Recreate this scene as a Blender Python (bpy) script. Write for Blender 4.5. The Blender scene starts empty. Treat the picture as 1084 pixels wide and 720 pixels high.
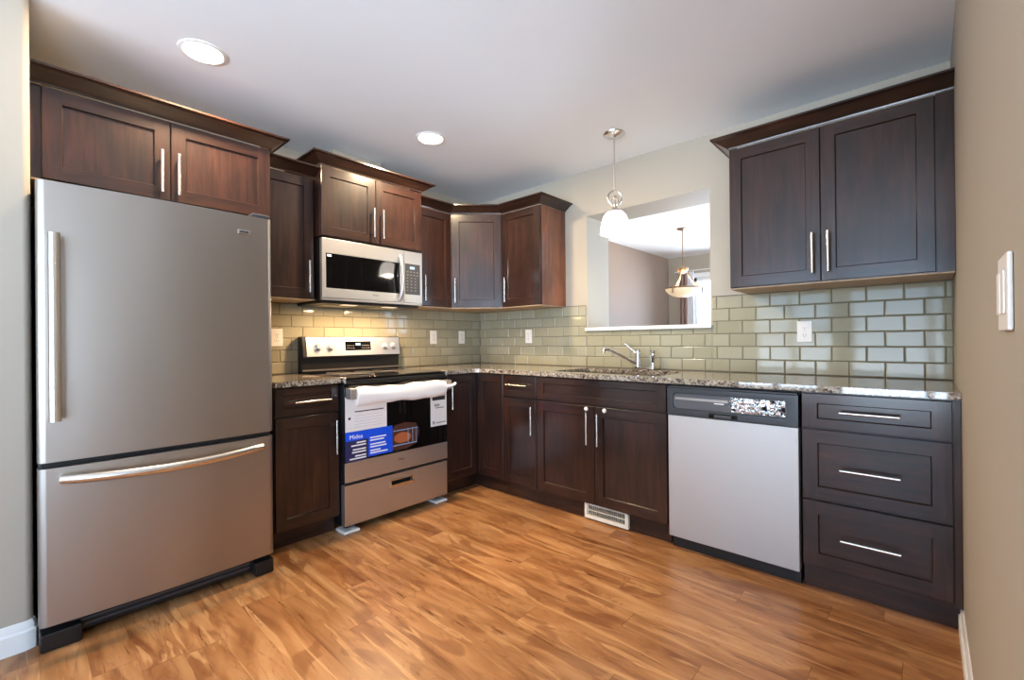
import bpy, bmesh, math, random
from mathutils import Vector, Matrix
R = math.radians
random.seed(7)
S = bpy.context.scene
COL = S.collection

# ------------------------------------------------------------------ camera
cam = bpy.data.cameras.new('camera')
cam.sensor_width = 36.0
cam.lens = 479.31 / 1084 * 36.0
cam.clip_start = 0.02
co = bpy.data.objects.new('camera', cam)
COL.objects.link(co)
_a, _b, _c = R(42.417), R(0.105), R(-0.544)
_fw = Vector((-math.sin(_a) * math.cos(_b), math.cos(_a) * math.cos(_b), math.sin(_b)))
_r = Vector((math.cos(_a), math.sin(_a), 0))
_u = _r.cross(_fw)
_r2 = _r * math.cos(_c) + _u * math.sin(_c)
_u2 = -_r * math.sin(_c) + _u * math.cos(_c)
_m = Matrix((_r2, _u2, -_fw)).transposed().to_4x4()
_m.translation = Vector((3.161, -2.998, 1.1194))
co.matrix_world = _m
S.camera = co

# ------------------------------------------------------------------ colour management
S.view_settings.view_transform = 'Standard'
S.view_settings.look = 'None'
S.view_settings.exposure = 0.0
S.view_settings.gamma = 1.0
S.view_settings.use_curve_mapping = False
S.cycles.use_denoising = True
S.cycles.max_bounces = 10
S.cycles.diffuse_bounces = 6
S.cycles.glossy_bounces = 6
S.cycles.sample_clamp_indirect = 8.0
S.cycles.caustics_reflective = False
S.cycles.caustics_refractive = False

# ------------------------------------------------------------------ light levels
SKY = 7.6          # daylight and added ground glow outside the windows
CAN = 35.0         # each recessed ceiling lamp, watts
PEND = 12.0         # sink pendant
HOOD = 8.5         # each cooktop lamp under the microwave
CHAND = 16.0

w = bpy.data.worlds.new('world')
S.world = w
w.use_nodes = True
wn = w.node_tree.nodes
wl = w.node_tree.links
bg = wn['Background']
geo = wn.new('ShaderNodeTexCoord')
sep = wn.new('ShaderNodeSeparateXYZ')
wl.new(geo.outputs['Generated'], sep.inputs[0])
rp = wn.new('ShaderNodeValToRGB')
rp.color_ramp.elements[0].position = 0.44
rp.color_ramp.elements[0].color = (1.95, 2.35, 2.85, 1)  # glow from below the horizon, added to lift the ceiling
rp.color_ramp.elements[1].position = 0.54
rp.color_ramp.elements[1].color = (0.48, 0.74, 1.05, 1)
mm = wn.new('ShaderNodeMath')
mm.operation = 'MULTIPLY_ADD'
mm.inputs[1].default_value = 0.5
mm.inputs[2].default_value = 0.5
wl.new(sep.outputs['Z'], mm.inputs[0])
wl.new(mm.outputs[0], rp.inputs[0])
wl.new(rp.outputs[0], bg.inputs['Color'])
bg.inputs['Strength'].default_value = SKY


def portal(loc, rot, sx, sy):
    d = bpy.data.lights.new('window_portal', 'AREA')
    d.shape = 'RECTANGLE'
    d.size, d.size_y = sx, sy
    d.cycles.is_portal = True
    o = bpy.data.objects.new('window_portal', d)
    o.location = loc
    o.rotation_euler = rot
    COL.objects.link(o)


# room measures (metres); room corner at the origin, stove wall is x = 0, sink wall is y = 0
XR, H, ZC, ZU, DU, DB = 3.258, 2.431, 0.912, 1.393, 0.327, 0.621
YB = -6.4          # wall behind the camera
XE = 5.6           # far right wall beyond the kitchen
YD = 4.185         # far wall of the dining room
WT = 0.32          # thickness of the sink wall
OP = (1.222, 2.146, 1.200, 2.083)     # pass-through opening x0 x1 z0 z1
WIN1 = (0.78, 2.00, 0.30, 2.32)       # patio window behind the camera
WIN2 = (2.20, 5.20, 0.08, 2.32)
WIN4 = (-6.2, -4.0, 0.08, 2.20)        # side window, y range
ADDED_WIN5 = (1.2, 3.6, 0.08, 2.20)          # unseen side window added to brighten the dining room, y range
WIN3 = (0.46, 3.20, 0.06, 2.08)       # dining room window
portal(((WIN1[0] + WIN1[1]) / 2, YB - 0.02, (WIN1[2] + WIN1[3]) / 2), (R(-90), 0, R(180)), WIN1[1] - WIN1[0], WIN1[3] - WIN1[2])
portal(((WIN2[0] + WIN2[1]) / 2, YB - 0.02, (WIN2[2] + WIN2[3]) / 2), (R(-90), 0, R(180)), WIN2[1] - WIN2[0], WIN2[3] - WIN2[2])
portal(((WIN3[0] + WIN3[1]) / 2, YD + 0.02, (WIN3[2] + WIN3[3]) / 2), (R(-90), 0, 0), WIN3[1] - WIN3[0], WIN3[3] - WIN3[2])

portal((XE + 0.02, (ADDED_WIN5[0] + ADDED_WIN5[1]) / 2, (ADDED_WIN5[2] + ADDED_WIN5[3]) / 2), (R(90), 0, R(90)), ADDED_WIN5[1] - ADDED_WIN5[0], ADDED_WIN5[3] - ADDED_WIN5[2])
portal((XE + 0.02, (WIN4[0] + WIN4[1]) / 2, (WIN4[2] + WIN4[3]) / 2), (R(90), 0, R(90)), WIN4[1] - WIN4[0], WIN4[3] - WIN4[2])


# ------------------------------------------------------------------ materials
def lin(c):
    return tuple(((v / 255) / 12.92 if v / 255 <= 0.04045 else ((v / 255 + 0.055) / 1.055) ** 2.4) for v in c)


def base(name, rgb=(200, 200, 200), rough=0.5, metal=0.0, spec=0.5, coat=0.0, emit=None, es=0.0):
    m = bpy.data.materials.new(name)
    m.use_nodes = True
    b = m.node_tree.nodes['Principled BSDF']
    b.inputs['Base Color'].default_value = (*lin(rgb), 1)
    b.inputs['Roughness'].default_value = rough
    b.inputs['Metallic'].default_value = metal
    b.inputs['Specular IOR Level'].default_value = spec
    b.inputs['Coat Weight'].default_value = coat
    b.inputs['Coat Roughness'].default_value = 0.05
    if emit:
        b.inputs['Emission Color'].default_value = (*lin(emit), 1)
        b.inputs['Emission Strength'].default_value = es
    return m


class NT:
    def __init__(self, m):
        self.m, self.n, self.l = m, m.node_tree.nodes, m.node_tree.links
        self.b = self.n['Principled BSDF']

    def coord(self, scale=(1, 1, 1), loc=(0, 0, 0)):
        t = self.n.new('ShaderNodeTexCoord')
        mp = self.n.new('ShaderNodeMapping')
        mp.inputs['Scale'].default_value = scale
        mp.inputs['Location'].default_value = loc
        self.l.new(t.outputs['Object'], mp.inputs[0])
        return mp.outputs[0]

    def noise(self, vec, scale=5, detail=4, rough=0.5, dist=0.0):
        t = self.n.new('ShaderNodeTexNoise')
        t.inputs['Scale'].default_value = scale
        t.inputs['Detail'].default_value = detail
        t.inputs['Roughness'].default_value = rough
        t.inputs['Distortion'].default_value = dist
        self.l.new(vec, t.inputs['Vector'])
        return t.outputs['Fac']

    def ramp(self, fac, stops, interp='LINEAR'):
        r = self.n.new('ShaderNodeValToRGB')
        r.color_ramp.interpolation = interp
        e = r.color_ramp.elements
        while len(e) < len(stops):
            e.new(0.5)
        for k, (p, c) in enumerate(stops):
            e[k].position = p
            e[k].color = (*(lin(c) if max(c) > 3 else c), 1)
        self.l.new(fac, r.inputs[0])
        return r.outputs[0]

    def math(self, op, a, b=None):
        n = self.n.new('ShaderNodeMath')
        n.operation = op
        for k, v in enumerate((a, b)):
            if v is None:
                continue
            if isinstance(v, (int, float)):
                n.inputs[k].default_value = v
            else:
                self.l.new(v, n.inputs[k])
        return n.outputs[0]

    def mix(self, fac, a, b, mode='MIX'):
        n = self.n.new('ShaderNodeMix')
        n.data_type = 'RGBA'
        n.blend_type = mode
        for k, v in ((0, fac), (6, a), (7, b)):
            if isinstance(v, (int, float)):
                n.inputs[k].default_value = v
            elif isinstance(v, tuple):
                n.inputs[k].default_value = (*lin(v), 1) if max(v) > 3 else (*v, 1)
            else:
                self.l.new(v, n.inputs[k])
        return n.outputs[2]

    def color(self, s):
        self.l.new(s, self.b.inputs['Base Color'])

    def rough(self, s):
        self.l.new(s, self.b.inputs['Roughness'])

    def bump(self, h, strength=0.1, dist=0.01):
        n = self.n.new('ShaderNodeBump')
        n.inputs['Strength'].default_value = strength
        n.inputs['Distance'].default_value = dist
        self.l.new(h, n.inputs['Height'])
        self.l.new(n.outputs[0], self.b.inputs['Normal'])


def wood(name, stretch, stops=((0.28, (28, 15, 11)), (0.5, (44, 25, 18)), (0.66, (56, 32, 23)), (0.8, (76, 45, 32)))):
    m = base(name, (60, 38, 30), 0.45, coat=0.75, spec=0.22)
    m.node_tree.nodes['Principled BSDF'].inputs['Coat Roughness'].default_value = 0.17
    t = NT(m)
    v = t.coord(stretch)
    g = t.noise(v, 1.0, 5, 0.6, 0.6)
    c1 = t.ramp(g, list(stops))
    v2 = t.coord((2.3, 2.3, 1.6), (3, 1, 2))
    g2 = t.noise(v2, 1.6, 3, 0.55)
    blot = t.ramp(g2, [(0.35, (0.60, 0.58, 0.58)), (0.68, (1.35, 1.25, 1.18))])
    t.color(t.mix(1.0, c1, blot, 'MULTIPLY'))
    t.bump(g, 0.008, 0.001)
    return m


WV = wood('espresso_wood_vertical', (38, 38, 3.0))
WX = wood('espresso_wood_across_sink_wall', (3.0, 38, 38))
WY = wood('espresso_wood_across_stove_wall', (38, 3.0, 38))

REDW_LIT = wood('lit_reddish_panel_wood', (30, 30, 2.5), [(0.28, (92, 52, 34)), (0.55, (118, 72, 48)), (0.8, (140, 90, 62))])  # pendant and window light on this cabinet side put into the lighter colour
MAPLE = base('pale_cabinet_underside', (190, 150, 108), 0.5)
_t = NT(MAPLE)
_t.color(_t.ramp(_t.noise(_t.coord((8, 8, 8)), 2, 4), [(0.3, (158, 132, 104)), (0.7, (182, 156, 126))]))


def paint(name, rgb, rough=0.6, bump=0.02):
    m = base(name, rgb, rough, spec=0.3)
    t = NT(m)
    n = t.noise(t.coord((1, 1, 1)), 180, 2)
    t.bump(n, bump, 0.002)
    n2 = t.noise(t.coord((1, 1, 1)), 1.3, 2)
    lo = tuple(v * 0.985 for v in rgb)
    t.color(t.ramp(n2, [(0.3, lo), (0.7, rgb)]))
    return m


WALL = paint('beige_wall_paint', (177, 168, 153))
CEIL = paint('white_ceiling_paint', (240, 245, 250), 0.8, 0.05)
DCEIL = paint('dining_ceiling_paint', (236, 236, 236), 0.8, 0.05)
BROWN = paint('brown_accent_paint', (137, 117, 102))
TRIM = paint('white_trim_paint', (236, 235, 232), 0.35, 0.005)

STEEL = base('brushed_steel', (176, 172, 166), 0.3, metal=1.0)
_t = NT(STEEL)
_n = _t.noise(_t.coord((3, 3, 1500)), 1, 2)
_t.rough(_t.ramp(_n, [(0.3, (0.36, 0.36, 0.36)), (0.7, (0.45, 0.45, 0.45))]))
_n2 = _t.noise(_t.coord((1.5, 1.5, 0.4)), 1.5, 2)
_t.color(_t.ramp(_n2, [(0.3, (154, 146, 138)), (0.7, (172, 164, 156))]))
STEEL_L = base('light_stainless_panel', (206, 204, 203), 0.42, metal=1.0)
_t = NT(STEEL_L)
STEEL_R = base('satin_range_steel', (204, 200, 195), 0.46, metal=1.0)
STEEL_D = base('matte_stainless_panel', (196, 193, 190), 0.55, metal=1.0)
NICKEL = base('satin_nickel', (214, 208, 200), 0.24, metal=1.0)
CHROME = base('polished_chrome', (225, 225, 228), 0.06, metal=1.0)
BLACK = base('black_plastic', (16, 16, 18), 0.4)
BLACKG = base('black_glass', (8, 8, 9), 0.05)
DGREY = base('dark_grey_plastic', (58, 60, 64), 0.4)
MGREY = base('grey_key_print', (128, 124, 122), 0.5)
FRSIDE = base('fridge_side_paint', (70, 68, 66), 0.45)
WPLAS = base('white_plastic', (236, 233, 228), 0.4)
CPLAS = base('cream_plate_plastic', (232, 222, 200), 0.4)
VENTW = base('cream_enamel', (232, 226, 208), 0.4)
SLOT = base('dark_slot', (18, 16, 14), 0.7)
PAPER = base('white_paper', (226, 224, 224), 0.6)
FOAM = base('white_foam_wrap', (240, 237, 233), 0.7)
BLUE = base('bright_blue_print', (6, 80, 224), 0.45)
NAVY = base('navy_print', (34, 38, 84), 0.45)
INK = base('black_ink', (30, 30, 32), 0.6)
INKG = base('grey_ink', (150, 150, 152), 0.6)
INKW = base('white_ink', (245, 245, 245), 0.6)
CHICK = base('roast_brown_print', (176, 98, 56), 0.5)
DRAWN = base('dark_brown_print', (74, 40, 28), 0.5)
SKYP = base('pale_blue_print', (150, 190, 230), 0.5)
DISP = base('lit_display', (40, 60, 80), 0.3, emit=(190, 215, 240), es=1.6)
LAMP = base('lamp_lens', (255, 255, 255), 0.4, emit=(255, 244, 228), es=14)
HLAMP = base('cooktop_lamp_lens', (225, 220, 210), 0.4, emit=(255, 226, 180), es=1.0)
SHADE = base('lit_white_glass', (250, 248, 244), 0.25, emit=(255, 246, 234), es=9.0)
ALAB = base('alabaster_glass', (240, 222, 190), 0.35, emit=(255, 222, 170), es=0.35)
BRONZE = base('aged_bronze', (140, 112, 84), 0.4, metal=0.6)
CURT = base('brown_curtain_cloth', (150, 122, 112), 0.9)
DRAPE = base('white_sheer_cloth', (232, 230, 232), 0.9)
FILM = base('crinkled_clear_film', (205, 214, 224), 0.12, metal=0.75)
_t = NT(FILM)
_n = _t.noise(_t.coord((26, 26, 26)), 1, 2, 0.5, 2.0)
_t.color(_t.ramp(_n, [(0.40, (40, 44, 52)), (0.5, (225, 232, 240)), (0.7, (250, 252, 255))]))
_t.bump(_n, 0.6, 0.01)
GROUT = base('grey_brown_grout', (92, 85, 76), 0.8)
SINKM = base('satin_sink_steel', (120, 112, 104), 0.3, metal=0.8)

GLASS = bpy.data.materials.new('window_glass')
GLASS.use_nodes = True
_n = GLASS.node_tree.nodes
_n.remove(_n['Principled BSDF'])
_tr, _gl, _mx = _n.new('ShaderNodeBsdfTransparent'), _n.new('ShaderNodeBsdfGlossy'), _n.new('ShaderNodeMixShader')
_fr = _n.new('ShaderNodeFresnel')
_fr.inputs['IOR'].default_value = 1.3
_gl.inputs['Roughness'].default_value = 0.0
GLASS.node_tree.links.new(_fr.outputs[0], _mx.inputs[0])
GLASS.node_tree.links.new(_tr.outputs[0], _mx.inputs[1])
GLASS.node_tree.links.new(_gl.outputs[0], _mx.inputs[2])
GLASS.node_tree.links.new(_mx.outputs[0], _n['Material Output'].inputs['Surface'])

# glass subway tile
TILE = base('sage_glass_tile', (176, 170, 148), 0.06, spec=0.32, coat=0.0)
_t = NT(TILE)
_gi = _t.n.new('ShaderNodeNewGeometry')
_t.color(_t.ramp(_gi.outputs['Random Per Island'], [(0.0, (152, 148, 124)), (1.0, (164, 160, 138))]))
_t.bump(_t.noise(_t.coord((1, 1, 1)), 6, 1), 0.015, 0.02)

# speckled granite
GRAN = base('speckled_granite', (150, 140, 125), 0.04, spec=0.6, coat=0.45)
_t = NT(GRAN)
_v = _t.n.new('ShaderNodeTexVoronoi')
_v.inputs['Scale'].default_value = 120
_t.l.new(_t.coord(), _v.inputs['Vector'])
_sc = _t.n.new('ShaderNodeSeparateColor')
_t.l.new(_v.outputs['Color'], _sc.inputs[0])
_c1 = _t.ramp(_sc.outputs[0], [(0.0, (74, 68, 66)), (0.16, (108, 99, 92)), (0.3, (142, 132, 118)), (0.5, (158, 148, 134)), (0.72, (170, 162, 150)), (0.9, (192, 187, 178))], 'CONSTANT')
_nn = _t.noise(_t.coord(), 26, 5, 0.7, 0.5)
_c2 = _t.ramp(_nn, [(0.36, (0.50, 0.47, 0.45)), (0.50, (0.95, 0.92, 0.88)), (0.72, (1.1, 1.08, 1.04))])
_t.color(_t.mix(1.0, _c1, _c2, 'MULTIPLY'))

# laminate floor: strips run along x
FLOORM = base('maple_laminate', (200, 140, 80), 0.24, spec=0.45)
_t = NT(FLOORM)
_tc = _t.n.new('ShaderNodeTexCoord')
_sp = _t.n.new('ShaderNodeSeparateXYZ')
_t.l.new(_tc.outputs['Object'], _sp.inputs[0])
PW, PL = 0.118, 1.22
_row = _t.math('FLOOR', _t.math('DIVIDE', _sp.outputs['Y'], PW))
_wn = _t.n.new('ShaderNodeTexWhiteNoise')
_wn.noise_dimensions = '1D'
_t.l.new(_row, _wn.inputs['W'])
_off = _t.math('MULTIPLY', _wn.outputs['Value'], PL)
_xs = _t.math('DIVIDE', _t.math('ADD', _sp.outputs['X'], _off), PL)
_col = _t.math('FLOOR', _xs)
_wn2 = _t.n.new('ShaderNodeTexWhiteNoise')
_wn2.noise_dimensions = '2D'
_cb = _t.n.new('ShaderNodeCombineXYZ')
_t.l.new(_row, _cb.inputs[0])
_t.l.new(_col, _cb.inputs[1])
_t.l.new(_cb.outputs[0], _wn2.inputs['Vector'])
_rnd = _wn2.outputs['Value']
# per-plank shifted coordinates for the figure
_cv = _t.n.new('ShaderNodeCombineXYZ')
_t.l.new(_t.math('MULTIPLY', _sp.outputs['X'], 1.0), _cv.inputs[0])
_t.l.new(_t.math('MULTIPLY', _sp.outputs['Y'], 1.0), _cv.inputs[1])
_t.l.new(_t.math('MULTIPLY', _rnd, 37.0), _cv.inputs[2])


def _st(sx, sy):
    mp = _t.n.new('ShaderNodeMapping')
    mp.inputs['Scale'].default_value = (sx, sy, 1)
    _t.l.new(_cv.outputs[0], mp.inputs[0])
    return mp.outputs[0]


_g1 = _t.noise(_st(1.5, 7.5), 1.0, 4, 0.5, 1.5)
_g2 = _t.noise(_st(2.6, 30.0), 1.0, 4, 0.6, 0.8)
_g3 = _t.noise(_st(3.6, 9.0), 1.0, 2, 0.45, 0.7)
_ca = _t.ramp(_g1, [(0.28, (118, 71, 38)), (0.40, (148, 98, 57)), (0.54, (169, 119, 75)), (0.74, (190, 143, 98))])
_cf = _t.ramp(_g2, [(0.30, (0.80, 0.76, 0.72)), (0.42, (0.96, 0.95, 0.94)), (0.6, (1.05, 1.05, 1.04))])
_cc = _t.mix(1.0, _ca, _cf, 'MULTIPLY')
_kn = _t.ramp(_g3, [(0.595, (0, 0, 0)), (0.635, (0.50, 0.50, 0.50)), (0.8, (0.7, 0.7, 0.7))])
_cc = _t.mix(_kn, _cc, (118, 68, 34))
_g4 = _t.noise(_st(1.3, 7.0), 1.0, 4, 0.5, 2.0)
_vn = _t.ramp(_g4, [(0.468, (0, 0, 0)), (0.492, (0.38, 0.38, 0.38)), (0.500, (0, 0, 0)), (0.56, (0, 0, 0))])
_cc = _t.mix(_vn, _cc, (112, 58, 26))
_g5 = _t.noise(_st(1.1, 10.0), 1.3, 3, 0.5, 1.2)
_pv = _t.ramp(_g5, [(0.60, (0, 0, 0)), (0.64, (0.55, 0.55, 0.55)), (0.70, (0.3, 0.3, 0.3))])
_cc = _t.mix(_pv, _cc, (208, 160, 108))
_cc = _t.mix(1.0, _cc, _t.ramp(_rnd, [(0.0, (0.88, 0.86, 0.83)), (1.0, (1.08, 1.07, 1.06))]), 'MULTIPLY')
_fx = _t.math('FRACT', _xs)
_fy = _t.math('FRACT', _t.math('DIVIDE', _sp.outputs['Y'], PW))
_sx = _t.math('LESS_THAN', _fx, 0.0022)
_sy = _t.math('LESS_THAN', _fy, 0.016)
_seam = _t.math('MAXIMUM', _t.math('MULTIPLY', _sx, 0.55), _t.math('MULTIPLY', _sy, 0.28))
_cc = _t.mix(_seam, _cc, (84, 46, 22))
_t.color(_cc)
_t.rough(_t.ramp(_g2, [(0.3, (0.27, 0.27, 0.27)), (0.7, (0.35, 0.35, 0.35))]))
_t.bump(_g2, 0.012, 0.001)


# ------------------------------------------------------------------ mesh builder
def WA(s, d, z): return Vector((d, s, z))           # stove wall: s = y, d = out into the room
def WB(s, d, z): return Vector((s, -d, z))          # sink wall
def WW(x, y, z): return Vector((x, y, z))
_Q = 0.70710678
DG0 = (DU, -0.6152)
def WD(s, d, z): return Vector((DG0[0] + s * _Q + d * _Q, DG0[1] + s * _Q - d * _Q, z))   # diagonal corner face


class MB:
    def __init__(self):
        self.v, self.f, self.fm, self.mats = [], [], [], []

    def mi(self, m):
        if m not in self.mats:
            self.mats.append(m)
        return self.mats.index(m)

    def addbm(self, bm, mats):
        bmesh.ops.recalc_face_normals(bm, faces=bm.faces)
        o = len(self.v)
        bm.verts.index_update()
        self.v += [v.co.copy() for v in bm.verts]
        for f in bm.faces:
            self.f.append([o + v.index for v in f.verts])
            self.fm.append(self.mi(mats[f.material_index]))
        bm.free()

    def raw(self, verts, faces, mats, fmi=None):
        bm = bmesh.new()
        vs = [bm.verts.new(v) for v in verts]
        for k, f in enumerate(faces):
            try:
                fc = bm.faces.new([vs[i] for i in f])
                fc.material_index = fmi[k] if fmi else 0
            except ValueError:
                pass
        self.addbm(bm, mats if isinstance(mats, list) else [mats])
        return self

    def box(self, F, s0, s1, d0, d1, z0, z1, m, bev=0.0):
        bm = bmesh.new()
        bmesh.ops.create_cube(bm, size=1)
        for v in bm.verts:
            v.co = Vector((s0 + (v.co.x + .5) * (s1 - s0), d0 + (v.co.y + .5) * (d1 - d0), z0 + (v.co.z + .5) * (z1 - z0)))
        if bev:
            bmesh.ops.bevel(bm, geom=bm.edges[:], offset=bev, segments=2, affect='EDGES', profile=0.5)
        for v in bm.verts:
            v.co = F(*v.co)
        self.addbm(bm, [m])
        return self

    def tube(self, pts, r, m, n=12, caps=True, closed=False):
        pts = [Vector(p) for p in pts]
        N = len(pts)
        rr = r if isinstance(r, (list, tuple)) else [r] * N
        vs, fs = [], []
        prev = None
        for i, p in enumerate(pts):
            if closed:
                t = pts[(i + 1) % N] - pts[i - 1]
            else:
                t = pts[min(i + 1, N - 1)] - pts[max(i - 1, 0)]
            t.normalize()
            if prev is None:
                a = Vector((0, 0, 1)) if abs(t.z) < 0.9 else Vector((1, 0, 0))
                x = t.cross(a).normalized()
            else:
                x = (prev - t * prev.dot(t)).normalized()
            prev = x
            y = t.cross(x)
            for k in range(n):
                a = 2 * math.pi * k / n
                vs.append(p + (x * math.cos(a) + y * math.sin(a)) * rr[i])
        seg = N if closed else N - 1
        for i in range(seg):
            j = (i + 1) % N
            for k in range(n):
                fs.append([i * n + k, i * n + (k + 1) % n, j * n + (k + 1) % n, j * n + k])
        if caps and not closed:
            fs.append(list(range(n)))
            fs.append([(N - 1) * n + k for k in range(n)])
        return self.raw(vs, fs, m)

    def lathe(self, prof, c, m, n=28, axis=None, caps=True):
        """prof: list of (radius, height) along axis from centre c"""
        c = Vector(c)
        ax = Vector(axis or (0, 0, 1)).normalized()
        a = Vector((0, 0, 1)) if abs(ax.z) < 0.9 else Vector((1, 0, 0))
        x = ax.cross(a).normalized()
        y = ax.cross(x)
        vs, fs = [], []
        for (r, h) in prof:
            for k in range(n):
                t = 2 * math.pi * k / n
                vs.append(c + ax * h + (x * math.cos(t) + y * math.sin(t)) * max(r, 1e-5))
        for i in range(len(prof) - 1):
            for k in range(n):
                fs.append([i * n + k, i * n + (k + 1) % n, (i + 1) * n + (k + 1) % n, (i + 1) * n + k])
        if caps:
            fs.append(list(range(n)))
            fs.append([(len(prof) - 1) * n + k for k in range(n)])
        return self.raw(vs, fs, m)

    def poly(self, outer, z0, z1, m, holes=(), F=WW, plane='xy', bev=0.0):
        """extrude a 2-D outline (with holes) between z0 and z1"""
        bm = bmesh.new()
        es = []
        for loop in [outer] + list(holes):
            vs = [bm.verts.new((p[0], p[1], z0)) for p in loop]
            for i in range(len(vs)):
                es.append(bm.edges.new((vs[i], vs[(i + 1) % len(vs)])))
        bmesh.ops.triangle_fill(bm, use_beauty=True, use_dissolve=False, edges=es)
        ret = bmesh.ops.extrude_face_region(bm, geom=bm.faces[:])
        for g in ret['geom']:
            if isinstance(g, bmesh.types.BMVert):
                g.co.z = z1
        bmesh.ops.recalc_face_normals(bm, faces=bm.faces)
        bmesh.ops.dissolve_limit(bm, angle_limit=R(1), verts=bm.verts, edges=bm.edges)
        if bev:
            ed = [e for e in bm.edges if len(e.link_faces) == 2 and e.calc_face_angle(0) > R(40)]
            bmesh.ops.bevel(bm, geom=ed, offset=bev, segments=2, affect='EDGES', profile=0.5)
        bmesh.ops.triangulate(bm, faces=[f for f in bm.faces if len(f.verts) > 4])
        for v in bm.verts:
            a, b, c = v.co
            v.co = F(a, b, c) if plane == 'xy' else F(a, c, b)      # 'sz': outline in s,z and extruded along d
        self.addbm(bm, [m])
        return self

    def text(self, body, F, s, d, z, size, m, align='LEFT', thick=0.0004, sx=1.0):
        cu = bpy.data.curves.new('lettering', 'FONT')
        cu.body = body
        cu.size = size
        cu.align_x = align
        cu.extrude = thick
        o = bpy.data.objects.new('lettering', cu)
        COL.objects.link(o)
        dg = bpy.context.evaluated_depsgraph_get()
        me = bpy.data.meshes.new_from_object(o.evaluated_get(dg))
        bpy.data.objects.remove(o)
        bpy.data.curves.remove(cu)
        vs = [F(s + v.co.x * sx, d + v.co.z, z + v.co.y) for v in me.vertices]
        fs = [list(p.vertices) for p in me.polygons]
        bpy.data.meshes.remove(me)
        return self.raw(vs, fs, m)

    def build(self, name, parent=None, at=None, angle=32):
        """at: world position of the thing's base (object origin)"""
        if parent is not None:
            at = base_of(parent)
        at = Vector(at) if at is not None else Vector((0, 0, 0))
        me = bpy.data.meshes.new(name)
        me.from_pydata([tuple(v - at) for v in self.v], [], self.f)
        for m in self.mats:
            me.materials.append(m)
        me.polygons.foreach_set('material_index', self.fm)
        me.polygons.foreach_set('use_smooth', [True] * len(self.f))
        me.update()
        me.set_sharp_from_angle(angle=R(angle))
        o = bpy.data.objects.new(name, me)
        COL.objects.link(o)
        wnm = o.modifiers.new('weighted_normals', 'WEIGHTED_NORMAL')
        wnm.keep_sharp = True
        wnm.weight = 100
        if parent is not None:
            o.parent = parent
        else:
            o.location = at
        return o


def base_of(o):
    while o.parent is not None:
        o = o.parent
    return o.location.copy()


def tag(o, label, cat, group=None):
    o['label'] = label
    o['category'] = cat
    if group:
        o['group'] = group
    return o


def thing(name, label, cat, loc, group=None):
    o = bpy.data.objects.new(name, None)
    o.empty_display_size = 0.05
    o.location = loc
    COL.objects.link(o)
    return tag(o, label, cat, group)


def struct(name, mb, at=(0, 0, 0)):
    o = mb.build(name, None, at)
    o['kind'] = 'structure'
    return o


def copy_tree(o, parent=None):
    c = o.copy()
    COL.objects.link(c)
    if parent is not None:
        c.parent = parent
    for ch in list(o.children):
        copy_tree(ch, c)
    return c


def arc(cx, cy, r, a0, a1, n=8):
    return [(cx + r * math.cos(R(a0 + (a1 - a0) * k / n)), cy + r * math.sin(R(a0 + (a1 - a0) * k / n))) for k in range(n + 1)]


def rrect(a0, a1, b0, b1, r, n=5):
    return arc(a1 - r, b1 - r, r, 0, 90, n) + arc(a0 + r, b1 - r, r, 90, 180, n) + arc(a0 + r, b0 + r, r, 180, 270, n) + arc(a1 - r, b0 + r, r, 270, 360, n)


# ------------------------------------------------------------------ room shell
struct('floor', MB().box(WW, -0.14, XE + 0.14, YB - 0.14, YD + 0.14, -0.05, 0.0, FLOORM))
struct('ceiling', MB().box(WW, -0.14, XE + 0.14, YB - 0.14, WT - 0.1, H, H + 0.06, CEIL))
struct('ceiling', MB().box(WW, -0.14, XE + 0.14, WT - 0.099, YD + 0.14, H, H + 0.06, DCEIL))
struct('wall_left', MB().box(WW, -0.12, 0, -2.959, 0, 0, H, WALL))
# full-height wall block beside the refrigerator, bullnose corner
SX, SY = 0.704, -2.960
struct('wall_front', MB().poly([(-0.12, YB), (SX, YB)] + arc(SX - 0.022, SY - 0.022, 0.022, 0, 90, 6) + [(-0.12, SY)], 0, H, WALL))
struct('wall_back', MB().poly([(-0.12, 0), (XE, 0), (XE, H), (-0.12, H)], 0, WT, WALL,
                              holes=[[(OP[0], OP[2]), (OP[1], OP[2]), (OP[1], OP[3]), (OP[0], OP[3])]],
                              F=lambda s, d, z: Vector((s, d, z)), plane='sz'))
YRW = -2.30
struct('wall_right', MB().poly([(XR, -0.001)] + arc(XR + 0.022, YRW + 0.022, 0.022, 180, 270, 6) + [(XE, YRW), (XE, -0.001)], 0, H, WALL))


def holed_wall(name, y0, y1, x0, x1, wins, m):
    struct(name, MB().poly([(x0, 0), (x1, 0), (x1, H), (x0, H)], y0, y1, m,
                           holes=[[(a, c), (b, c), (b, d), (a, d)] for a, b, c, d in wins],
                           F=lambda s, d, z: Vector((s, d, z)), plane='sz'))


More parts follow.
